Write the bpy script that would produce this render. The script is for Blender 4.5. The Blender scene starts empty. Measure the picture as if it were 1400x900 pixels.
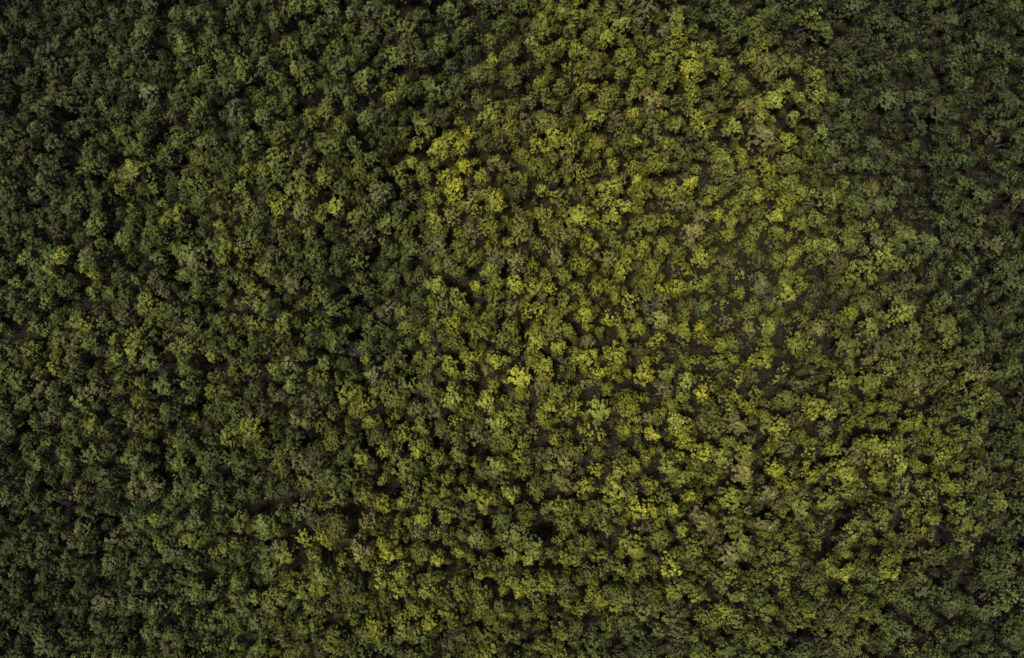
import bpy, math, random
import numpy as np
from mathutils import noise, Vector
random.seed(7); rng=np.random.default_rng(7)
S=240.0/1400.0
scene=bpy.context.scene

# ------------------------------------------------------------ terrain fields
def px(x,y): return x/S+700, 450-y/S
def wx(u,v): return (u-700)*S,(450-v)*S
def seg_d(u,v,pts):
    best=1e9
    for (a,b),(c,d) in zip(pts[:-1],pts[1:]):
        dx,dy=c-a,d-b
        t=max(0,min(1,((u-a)*dx+(v-b)*dy)/(dx*dx+dy*dy)))
        q=math.hypot(u-a-t*dx,v-b-t*dy)
        best=min(best,q)
    return best
GULLY=[(640,-150),(610,80),(585,160),(545,300),(500,430),(560,560),(700,640),(830,760),(900,980)]
GULLY2=[(1500,-80),(1260,60),(1190,210),(1290,330),(1500,420)]
GULLY3=[(-150,40),(80,90),(220,260),(310,440),(270,600),(120,760),(-100,860)]
def g(u,v,cu,cv,ru,rv=None):
    rv=rv or ru
    return math.exp(-((u-cu)/ru)**2-((v-cv)/rv)**2)
def height(x,y):
    u,v=px(x,y)
    h=11*g(u,v,880,380,420,420)+6*g(u,v,1050,700,330,260)+5*g(u,v,330,330,230,330)+5*g(u,v,480,760,220,180)
    h-=6*math.exp(-(seg_d(u,v,GULLY)/70)**2)
    h-=8*math.exp(-(seg_d(u,v,GULLY2)/110)**2)
    h-=3.5*math.exp(-(seg_d(u,v,GULLY3)/70)**2)
    h-=12*(1-math.exp(-(((u-720)/900)**4+((v-450)/650)**4)))
    h+=2.2*noise.noise(Vector((x*0.03,y*0.03,3.1)))+0.9*noise.noise(Vector((x*0.11,y*0.11,7.7)))
    return h
def nz(x,y,s,o): return noise.noise(Vector((x*s+o,y*s-o,o*1.7)))

def yellow(u,v,x,y):
    f=0.22
    for c in [(800,300,210,270,.50),(1180,330,140,150,.22),(1000,640,300,200,.30),(1200,620,170,170,.20),(620,720,210,180,.24),
              (610,250,60,100,.32),(470,720,90,60,.2),(1060,90,110,60,.20),(830,110,110,60,.2),(540,550,60,40,.3),
              (140,230,110,70,.20),(100,480,120,100,.20),(350,420,90,90,.14),(700,870,330,110,.20)]:
        f+=c[4]*g(u,v,*c[:4])
    f-=.20*math.exp(-(seg_d(u,v,GULLY)/45)**2)
    f-=.30*math.exp(-(seg_d(u,v,GULLY2)/90)**2)
    f-=.10*math.exp(-(seg_d(u,v,GULLY3)/60)**2)
    f+=.20*nz(x,y,.045,11)+.16*nz(x,y,.13,5)
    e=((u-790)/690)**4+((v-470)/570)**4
    return f-.18*min(2,e)  # tint drops towards the frame edges, edge darkening put into leaf colour
def edge_shade_tint(u,v,x,y):   # light falloff at edges and corners put into leaf colour, plus patchy noise
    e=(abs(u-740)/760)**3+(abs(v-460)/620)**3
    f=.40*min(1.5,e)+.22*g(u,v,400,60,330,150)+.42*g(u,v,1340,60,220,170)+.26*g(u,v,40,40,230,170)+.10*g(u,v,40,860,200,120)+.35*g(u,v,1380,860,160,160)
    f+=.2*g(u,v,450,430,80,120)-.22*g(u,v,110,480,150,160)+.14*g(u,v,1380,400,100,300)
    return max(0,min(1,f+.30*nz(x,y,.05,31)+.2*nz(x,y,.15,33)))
def sparse(u,v,x,y):   # 0 dense .. 1 open
    f=0.09
    for c in [(730,270,60,50,.45),(1040,400,90,45,.30),(1290,240,110,90,.45),(1300,760,130,110,.45),(820,600,90,60,.35),(860,720,80,50,.45),
              (1060,480,160,120,.18),(80,760,120,80,.25),(100,90,120,50,.25),(320,450,60,60,.25),(1130,690,80,50,.3),(920,440,130,130,.12),
              (1260,60,120,80,.4),(500,700,50,50,.3),(1370,450,60,200,.3)]:
        f+=c[4]*g(u,v,*c[:4])
    f+=.28*nz(x,y,.06,21)+.18*nz(x,y,.17,9)
    if u<560: f-=.10
    return max(0,min(1,f))

# ------------------------------------------------------------ materials
def newmat(name):
    m=bpy.data.materials.new(name); m.use_nodes=True
    nt=m.node_tree; nt.nodes.clear(); return m,nt
def leaf_mat():
    m,nt=newmat("foliage"); N=nt.nodes; L=nt.links
    out=N.new("ShaderNodeOutputMaterial")
    a=N.new("ShaderNodeAttribute"); a.attribute_type='INSTANCER'; a.attribute_name='tint'
    b=N.new("ShaderNodeAttribute"); b.attribute_type='GEOMETRY'; b.attribute_name='leafvar'
    mul=N.new("ShaderNodeMix"); mul.data_type='RGBA'; mul.blend_type='MULTIPLY'; mul.inputs[0].default_value=1
    L.new(a.outputs['Color'],mul.inputs[6]); L.new(b.outputs['Color'],mul.inputs[7])
    d=N.new("ShaderNodeBsdfPrincipled"); d.inputs['Roughness'].default_value=.65
    d.inputs['Specular IOR Level'].default_value=.08
    t=N.new("ShaderNodeBsdfTranslucent"); mx=N.new("ShaderNodeMixShader"); mx.inputs[0].default_value=.10
    L.new(mul.outputs[2],d.inputs['Base Color']); L.new(mul.outputs[2],t.inputs['Color'])
    L.new(d.outputs[0],mx.inputs[1]); L.new(t.outputs[0],mx.inputs[2]); L.new(mx.outputs[0],out.inputs[0])
    return m
def plain(name,c1,c2,scale):
    m,nt=newmat(name); N=nt.nodes; L=nt.links
    out=N.new("ShaderNodeOutputMaterial"); d=N.new("ShaderNodeBsdfPrincipled"); d.inputs['Roughness'].default_value=.9
    d.inputs['Specular IOR Level'].default_value=.1
    tc=N.new("ShaderNodeTexCoord"); n=N.new("ShaderNodeTexNoise"); n.inputs['Scale'].default_value=scale; n.inputs['Detail'].default_value=6
    n.inputs['Roughness'].default_value=.7
    r=N.new("ShaderNodeValToRGB"); r.color_ramp.elements[0].position=.38; r.color_ramp.elements[1].position=.62
    r.color_ramp.elements[0].color=(*c1,1); r.color_ramp.elements[1].color=(*c2,1)
    L.new(tc.outputs['Object'],n.inputs['Vector']); L.new(n.outputs['Fac'],r.inputs[0]); L.new(r.outputs[0],d.inputs['Base Color']); L.new(d.outputs[0],out.inputs[0])
    return m
M_leaf=leaf_mat()
M_bark=plain("bark",(.04,.032,.032),(.09,.076,.072),3)
M_dead=plain("dead_wood",(.14,.13,.12),(.26,.24,.22),2)
M_ground=plain("leaf_litter_ground",(.008,.007,.006),(.032,.023,.023),1.6)

# ------------------------------------------------------------ tree prototypes
class MB:
    def __init__(s): s.v=[];s.f=[];s.m=[];s.c=[]
    def tube(s,p0,p1,r0,r1,mi,n=4,c=(1,1,1)):
        p0=np.array(p0,float);p1=np.array(p1,float);d=p1-p0;d/=np.linalg.norm(d)+1e-9
        a=np.cross(d,[0.3,.9,.2]);a/=np.linalg.norm(a);b=np.cross(d,a)
        i=len(s.v)
        for p,r in((p0,r0),(p1,r1)):
            for k in range(n):
                t=2*math.pi*k/n; s.v.append(tuple(p+r*(math.cos(t)*a+math.sin(t)*b)))
        for k in range(n):
            s.f.append((i+k,i+(k+1)%n,i+n+(k+1)%n,i+n+k)); s.m.append(mi); s.c.append(c)
    def bent(s,p0,p1,r0,r1,mi,R,seg=3,wob=.12):
        pts=[np.array(p0,float)];L=np.linalg.norm(np.array(p1)-np.array(p0))
        for k in range(1,seg+1):
            t=k/seg;q=np.array(p0)*(1-t)+np.array(p1)*t
            if k<seg:q=q+R.normal(size=3)*L*wob*.5
            pts.append(q)
        for k in range(seg):
            s.tube(pts[k],pts[k+1],r0+(r1-r0)*k/seg,r0+(r1-r0)*(k+1)/seg,mi)
        return pts
    def leaf(s,p,nrm,size,c,R):
        a=np.cross(nrm,R.normal(size=3));a/=np.linalg.norm(a)+1e-9;b=np.cross(nrm,a)
        a=a*size*.5;b=b*size*.38
        i=len(s.v)
        s.v+= [tuple(p-a),tuple(p+b-a*.1),tuple(p+a),tuple(p-b+a*.1)]
        s.f.append((i,i+1,i+2,i+3)); s.m.append(0); s.c.append(c)
    def mesh(s,name,mats):
        me=bpy.data.meshes.new(name); me.from_pydata(s.v,[],s.f)
        for m in mats: me.materials.append(m)
        me.polygons.foreach_set("material_index",s.m)
        at=me.attributes.new("leafvar",'FLOAT_COLOR','FACE')
        at.data.foreach_set("color",np.array([(*c,1) for c in s.c],dtype=np.float32).ravel())
        me.update(); return me

def make_tree(name,seed,H,R0,nl,lobe,nleaf,flat=.9,leafs=.21,spread=1.0,cb=.58):
    R=np.random.default_rng(seed); mb=MB()
    lean=R.normal(size=2)*.3
    cz=H*cb
    top=np.array([lean[0],lean[1],cz])
    tr=mb.bent((0,0,-.6),top,.17,.06,1,R,4,.04)
    lobes=[]
    tries=0
    a2,a3=R.uniform(.12,.34),R.uniform(.08,.24)
    while len(lobes)<nl and tries<900:
        tries+=1
        a=R.uniform(0,2*math.pi); q=math.sqrt(R.uniform(0,1))
        rr=q*(R0*(1+a2*math.sin(a*2+seed)+a3*math.sin(a*3+seed*2)))*.78
        z=cz+(H-cz)*math.sqrt(max(0,1-q*q*.97))*flat*R.uniform(.74,1.1)
        p=np.array([lean[0]+rr*math.cos(a),lean[1]+rr*math.sin(a),z])
        r=lobe*R.uniform(.55,1.45)
        if all(np.linalg.norm(p-o[0])>.66*(r+o[1])*spread for o in lobes): lobes.append((p,r,R.uniform(.78,1.22)))
    tot=sum(l[1]**2 for l in lobes)
    for p,r,br in lobes:
        base=tr[2]+(tr[4]-tr[2])*R.uniform(0,1)
        mb.bent(base,p-np.array([0,0,r*.2]),.06,.02,1,R,2,.2)
        n=int(nleaf*r*r/tot)
        ax=R.normal(size=3)*.18+1
        nt=max(5,int(n/11))
        tufts=[]
        for _ in range(nt):
            d=R.normal(size=3); d[2]=d[2]*.9+.5; d/=np.linalg.norm(d)
            tufts.append((p+d*r*ax*R.uniform(.75,1.2),d,R.uniform(.80,1.24)))
        cc=np.array([lean[0],lean[1],cz-.3])
        for k in range(n):
            t,d,tb=tufts[k%nt]
            q=t+R.normal(size=3)*r*.14
            od=q-cc; od/=np.linalg.norm(od)
            nn=d*.85+od*.5+R.normal(size=3)*.26; nn/=np.linalg.norm(nn)
            ht=max(-.3,min(1.1,(q[2]-cz)/(H-cz)))   # crown shade painted into leaf colour: darker low down, lighter on top
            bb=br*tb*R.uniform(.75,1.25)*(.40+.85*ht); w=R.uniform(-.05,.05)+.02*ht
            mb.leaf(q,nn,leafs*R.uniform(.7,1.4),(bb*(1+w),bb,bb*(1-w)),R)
    return mb.mesh(name,[M_leaf,M_bark])

def grow(mb,p,d,L,r,depth,R,mi):
    q=p+d*L
    pts=mb.bent(p,q,r,r*.55,mi,R,3,.14)
    if depth==0:return
    n=3 if depth>1 else 4
    for k in range(n):
        t=R.uniform(.45,1.0); i=min(2,int(t*3)); b=pts[i]+(pts[i+1]-pts[i])*(t*3-i)
        nd=d*.55+R.normal(size=3)*.6; nd[2]=abs(nd[2])*.6+.05; nd/=np.linalg.norm(nd)
        grow(mb,b,nd,L*R.uniform(.5,.8),r*.55,depth-1,R,mi)
def make_bare(name,seed,H,mat,r=.14):
    R=np.random.default_rng(seed);mb=MB()
    tr=mb.bent((0,0,-.6),(R.normal()*.4,R.normal()*.4,H*.6),r*1.4,r,1,R,4,.05)
    for k in range(7):
        a=k*2.4+R.uniform(-.4,.4); b=tr[2]+(tr[4]-tr[2])*R.uniform(.1,1)
        d=np.array([math.cos(a),math.sin(a),R.uniform(.35,1.0)]); d/=np.linalg.norm(d)
        grow(mb,b,d,H*.24*R.uniform(.7,1.2),r*.6,2,R,1)
    return mb.mesh(name,[M_leaf,mat])
def make_scrub(name,seed):   # low patch of undergrowth: loose leaf sprays and thin stems
    R=np.random.default_rng(seed);mb=MB()
    for k in range(18):
        x,y=R.normal(size=2)*.8
        h=R.uniform(.3,1.5)
        mb.tube((x*.8,y*.8,0),(x,y,h),.03,.012,1,3)
        br=R.uniform(.4,1.3)
        for j in range(16):
            q=np.array([x,y,h])+R.normal(size=3)*np.array([.28,.28,.18])
            nn=R.normal(size=3)*.5+np.array([0,0,.9]);nn/=np.linalg.norm(nn);b=br*R.uniform(.6,1.3)
            mb.leaf(q,nn,R.uniform(.13,.28),(b,b,b),R)
    return mb.mesh(name,[M_leaf,M_bark])

protos={}
lib=bpy.data.collections.new("tree_library")
def addp(kind,me):
    o=bpy.data.objects.new(me.name,me); lib.objects.link(o); protos.setdefault(kind,[]).append(o.name)
for i in range(12):
    addp('broad',make_tree("broadleaf_tree.%03d"%(i+1),100+i,rng.uniform(8.5,10.5),1.9,int(rng.integers(12,20)),.60,1800))
for i in range(4):
    addp('tall',make_tree("slender_tree.%03d"%(i+1),200+i,rng.uniform(10,12),1.5,16,.48,1500,flat=1.0,cb=.54))
for i in range(4):
    addp('open',make_tree("open_crown_tree.%03d"%(i+1),300+i,9,2.1,15,.42,950,spread=1.2,leafs=.2))
for i in range(3):
    addp('big',make_tree("spreading_tree.%03d"%(i+1),400+i,12,3.6,42,.74,5200,flat=.9,cb=.66))
for i in range(4):
    addp('shrub',make_tree("shrub.%03d"%(i+1),500+i,2.8,1.3,8,.42,500,leafs=.2,spread=1.1))
for i in range(3):
    addp('twig',make_bare("twiggy_tree.%03d"%(i+1),600+i,6.5,M_bark,.07))
for i in range(5):
    addp('scrub',make_scrub("undergrowth.%03d"%(i+1),800+i))
allnames=sorted(o.name for o in lib.objects)
idx={n:i for i,n in enumerate(allnames)}

# ------------------------------------------------------------ scatter
pts=[]
XR,YR=160,114
cell=4.0; grid={}
def ok(x,y,r,fac):
    ci,cj=int(x//cell),int(y//cell)
    for a in range(ci-2,ci+3):
        for b in range(cj-2,cj+3):
            for (X,Y,Rr) in grid.get((a,b),()):
                if (X-x)**2+(Y-y)**2<(fac*(r+Rr))**2:return False
    return True
def put(x,y,r): grid.setdefault((int(x//cell),int(y//cell)),[]).append((x,y,r))
DG=np.array((.070,.090,.027));MG=np.array((.132,.150,.029));YG=np.array((.250,.248,.026));BR=np.array((.150,.112,.062));GY=np.array((.132,.128,.070))
DK=np.array((.042,.055,.024))
def tint(x,y,u,v,rnd,under=False):
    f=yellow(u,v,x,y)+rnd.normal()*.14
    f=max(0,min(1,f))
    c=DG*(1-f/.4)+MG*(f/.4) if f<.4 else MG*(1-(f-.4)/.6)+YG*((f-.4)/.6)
    s=sparse(u,v,x,y)
    p=rnd.random()
    if p<.08+.26*s: c=c*.42+BR*.40
    elif p<.15+.27*s: c=c*.5+GY*.40
    d=max(0,min(1,edge_shade_tint(u,v,x,y)+rnd.normal()*.12))*.85
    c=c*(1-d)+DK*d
    c=c*math.exp(max(-.5,min(.28,rnd.normal()*.21)))
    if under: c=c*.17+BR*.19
    return c
def add(kind,x,y,r,unit,hs,c,rnd):
    n=protos[kind][int(rnd.integers(len(protos[kind])))]
    s=r/unit
    pts.append((x,y,height(x,y),idx[n],rnd.normal()*.05,rnd.normal()*.05,rnd.uniform(0,6.283),s*rnd.uniform(.86,1.16),s*rnd.uniform(.86,1.16),hs,c))
for (u,v,r) in [(700,48,3.2),(522,546,4.0),(462,722,3.6),(1060,88,4.0),(1092,212,3.3),(474,572,2.6),(445,612,3.0),(1030,240,2.5),(836,120,3.0),
                (715,205,2.6),(1240,238,2.8),(1090,350,3.0),(568,765,3.2),(820,185,2.5),(1350,440,3.0),(240,200,3.0),(750,155,3.0)]:
    x,y=wx(u,v); x*=.95;y*=.95
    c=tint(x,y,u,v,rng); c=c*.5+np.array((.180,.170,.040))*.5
    if ok(x,y,r,.5): put(x,y,r); add('big',x,y,r,3.6,r/3.6*rng.uniform(.8,1),c,rng)
for (base,n,fac) in ((2.5,28000,.87),(1.92,80000,.83),(1.27,130000,.79)):
    P=rng.uniform(-1,1,size=(n,2))
    for x,y in P*np.array((XR,YR)):
        u,v=px(x,y)
        s=sparse(u,v,x,y)
        r=base*rng.uniform(.74,1.20)
        if base>2.2 and rng.random()<.42+ (0.25 if u<560 else 0): continue
        if rng.random()<s*.5*(1.4 if base>1.5 else .8): continue
        cl=nz(x,y,.22,41)*.15
        if not ok(x,y,r,fac+.11*s+cl-(.03 if u<560 else 0)):continue
        put(x,y,r)
        p=rng.random(); edge=max(0,abs(u-800)/700-.4)
        kind='open' if p<.06+.28*s else ('tall' if p<.26+.5*edge+.3*s else 'broad')
        unit={'open':2.1,'tall':1.5,'broad':1.9}[kind]
        hs=(.42+.58*min(1.15,r/1.95))*rng.uniform(.74,1.14)
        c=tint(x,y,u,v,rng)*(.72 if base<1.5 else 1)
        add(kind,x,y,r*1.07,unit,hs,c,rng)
ntree=len(pts)
for k in range(8000):
    x=rng.uniform(-XR,XR);y=rng.uniform(-YR,YR);u,v=px(x,y);s=sparse(u,v,x,y)
    if rng.random()>.35+s: continue
    if rng.random()<.25: add('twig',x,y,1,1,rng.uniform(.6,1.1),np.array((.1,.1,.1)),rng)
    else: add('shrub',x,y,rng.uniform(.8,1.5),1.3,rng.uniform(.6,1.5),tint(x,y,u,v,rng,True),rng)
# undergrowth covers the forest floor
yy=-YR
while yy<YR:
    xx=-XR
    while xx<XR:
        x=xx+rng.uniform(-.9,.9);y=yy+rng.uniform(-.9,.9);u,v=px(x,y)
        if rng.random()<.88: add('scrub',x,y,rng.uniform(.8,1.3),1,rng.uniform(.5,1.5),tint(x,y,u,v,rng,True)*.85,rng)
        xx+=2.3
    yy+=2.3
print("trees",ntree,"total",len(pts))
me=bpy.data.meshes.new("forest_canopy")
me.from_pydata([(p[0],p[1],p[2]) for p in pts],[],[])
def attr(n,t,field,arr):
    a=me.attributes.new(n,t,'POINT'); a.data.foreach_set(field,np.array(arr).ravel())
attr("kind",'INT','value',np.array([p[3] for p in pts],dtype=np.int32))
attr("rot",'FLOAT_VECTOR','vector',np.array([p[4:7] for p in pts],dtype=np.float32))
attr("scl",'FLOAT_VECTOR','vector',np.array([p[7:10] for p in pts],dtype=np.float32))
attr("tint",'FLOAT_COLOR','color',np.array([(*p[10],1) for p in pts],dtype=np.float32))
fo=bpy.data.objects.new("forest_canopy",me); scene.collection.objects.link(fo)
ng=bpy.data.node_groups.new("scatter_trees",'GeometryNodeTree')
ng.interface.new_socket("Geometry",in_out='INPUT',socket_type='NodeSocketGeometry')
ng.interface.new_socket("Geometry",in_out='OUTPUT',socket_type='NodeSocketGeometry')
N=ng.nodes;L=ng.links
gi=N.new("NodeGroupInput");go=N.new("NodeGroupOutput")
ci=N.new("GeometryNodeCollectionInfo");ci.inputs['Collection'].default_value=lib
ci.inputs['Separate Children'].default_value=True;ci.inputs['Reset Children'].default_value=True
ip=N.new("GeometryNodeInstanceOnPoints");ip.inputs['Pick Instance'].default_value=True
def na(n,t):
    a=N.new("GeometryNodeInputNamedAttribute");a.data_type=t;a.inputs[0].default_value=n;return a.outputs[0]
er=N.new("FunctionNodeEulerToRotation")
L.new(gi.outputs[0],ip.inputs['Points']);L.new(ci.outputs[0],ip.inputs['Instance'])
L.new(na("kind",'INT'),ip.inputs['Instance Index'])
L.new(na("rot",'FLOAT_VECTOR'),er.inputs[0]);L.new(er.outputs[0],ip.inputs['Rotation'])
L.new(na("scl",'FLOAT_VECTOR'),ip.inputs['Scale']);L.new(ip.outputs[0],go.inputs[0])
md=fo.modifiers.new("scatter",'NODES');md.node_group=ng

# standing dead trees
dm=[make_bare("bare_tree_mesh",700+i,10,M_dead,.075) for i in range(3)]
for i,(u,v,s) in enumerate([(1055,400,1.0),(895,415,.9),(722,572,.8),(1066,690,.95),(470,490,.9),(1165,435,.8),(655,235,.8),(255,362,.7),(1012,470,.7),(830,245,.7),(1270,190,.8),(510,800,.7),(740,635,.7),(1130,655,.8)]):
    x,y=wx(u,v);x*=.95;y*=.95
    o=bpy.data.objects.new("bare_tree",dm[i%3]);scene.collection.objects.link(o)
    o.location=(x,y,height(x,y)+.2);o.scale=(s,s,s);o.rotation_euler=(rng.normal()*.1,rng.normal()*.1,i*1.3)

# ------------------------------------------------------------ ground
nx,ny=180,140
xs=np.sign(np.linspace(-1,1,nx))*(np.abs(np.linspace(-1,1,nx))*190+np.abs(np.linspace(-1,1,nx))**9*1500)
ys=np.sign(np.linspace(-1,1,ny))*(np.abs(np.linspace(-1,1,ny))*150+np.abs(np.linspace(-1,1,ny))**9*1500)
V=[(x,y,height(x,y)) for y in ys for x in xs]
F=[(j*nx+i,j*nx+i+1,(j+1)*nx+i+1,(j+1)*nx+i) for j in range(ny-1) for i in range(nx-1)]
gm=bpy.data.meshes.new("ground");gm.from_pydata(V,[],F);gm.materials.append(M_ground)
for p in gm.polygons:p.use_smooth=True
go_=bpy.data.objects.new("ground",gm);scene.collection.objects.link(go_)

# ------------------------------------------------------------ light + camera
w=bpy.data.worlds.new("World");scene.world=w;w.use_nodes=True
nt=w.node_tree;bg=nt.nodes['Background'];sk=nt.nodes.new("ShaderNodeTexSky");sk.sky_type='NISHITA';sk.sun_disc=False
EL,AZ=math.radians(71),math.radians(256)
sk.sun_elevation=EL;sk.sun_rotation=AZ
nt.links.new(sk.outputs[0],bg.inputs[0]);bg.inputs[1].default_value=.068
sd=bpy.data.lights.new("sun",'SUN');sd.energy=4.5;sd.angle=math.radians(12);sd.color=(1,.93,.80)
so=bpy.data.objects.new("sun",sd);scene.collection.objects.link(so)
dv=Vector((math.sin(AZ)*math.cos(EL),math.cos(AZ)*math.cos(EL),math.sin(EL)))
so.rotation_euler=dv.to_track_quat('Z','Y').to_euler();so.location=dv*300
cd=bpy.data.cameras.new("camera");cd.lens=24;cd.sensor_width=36;cd.clip_end=5000
co=bpy.data.objects.new("camera",cd);scene.collection.objects.link(co);co.location=(0,0,172)
co.rotation_euler=(0,0,0);scene.camera=co
scene.view_settings.view_transform='Standard';scene.view_settings.look='None';scene.view_settings.exposure=0
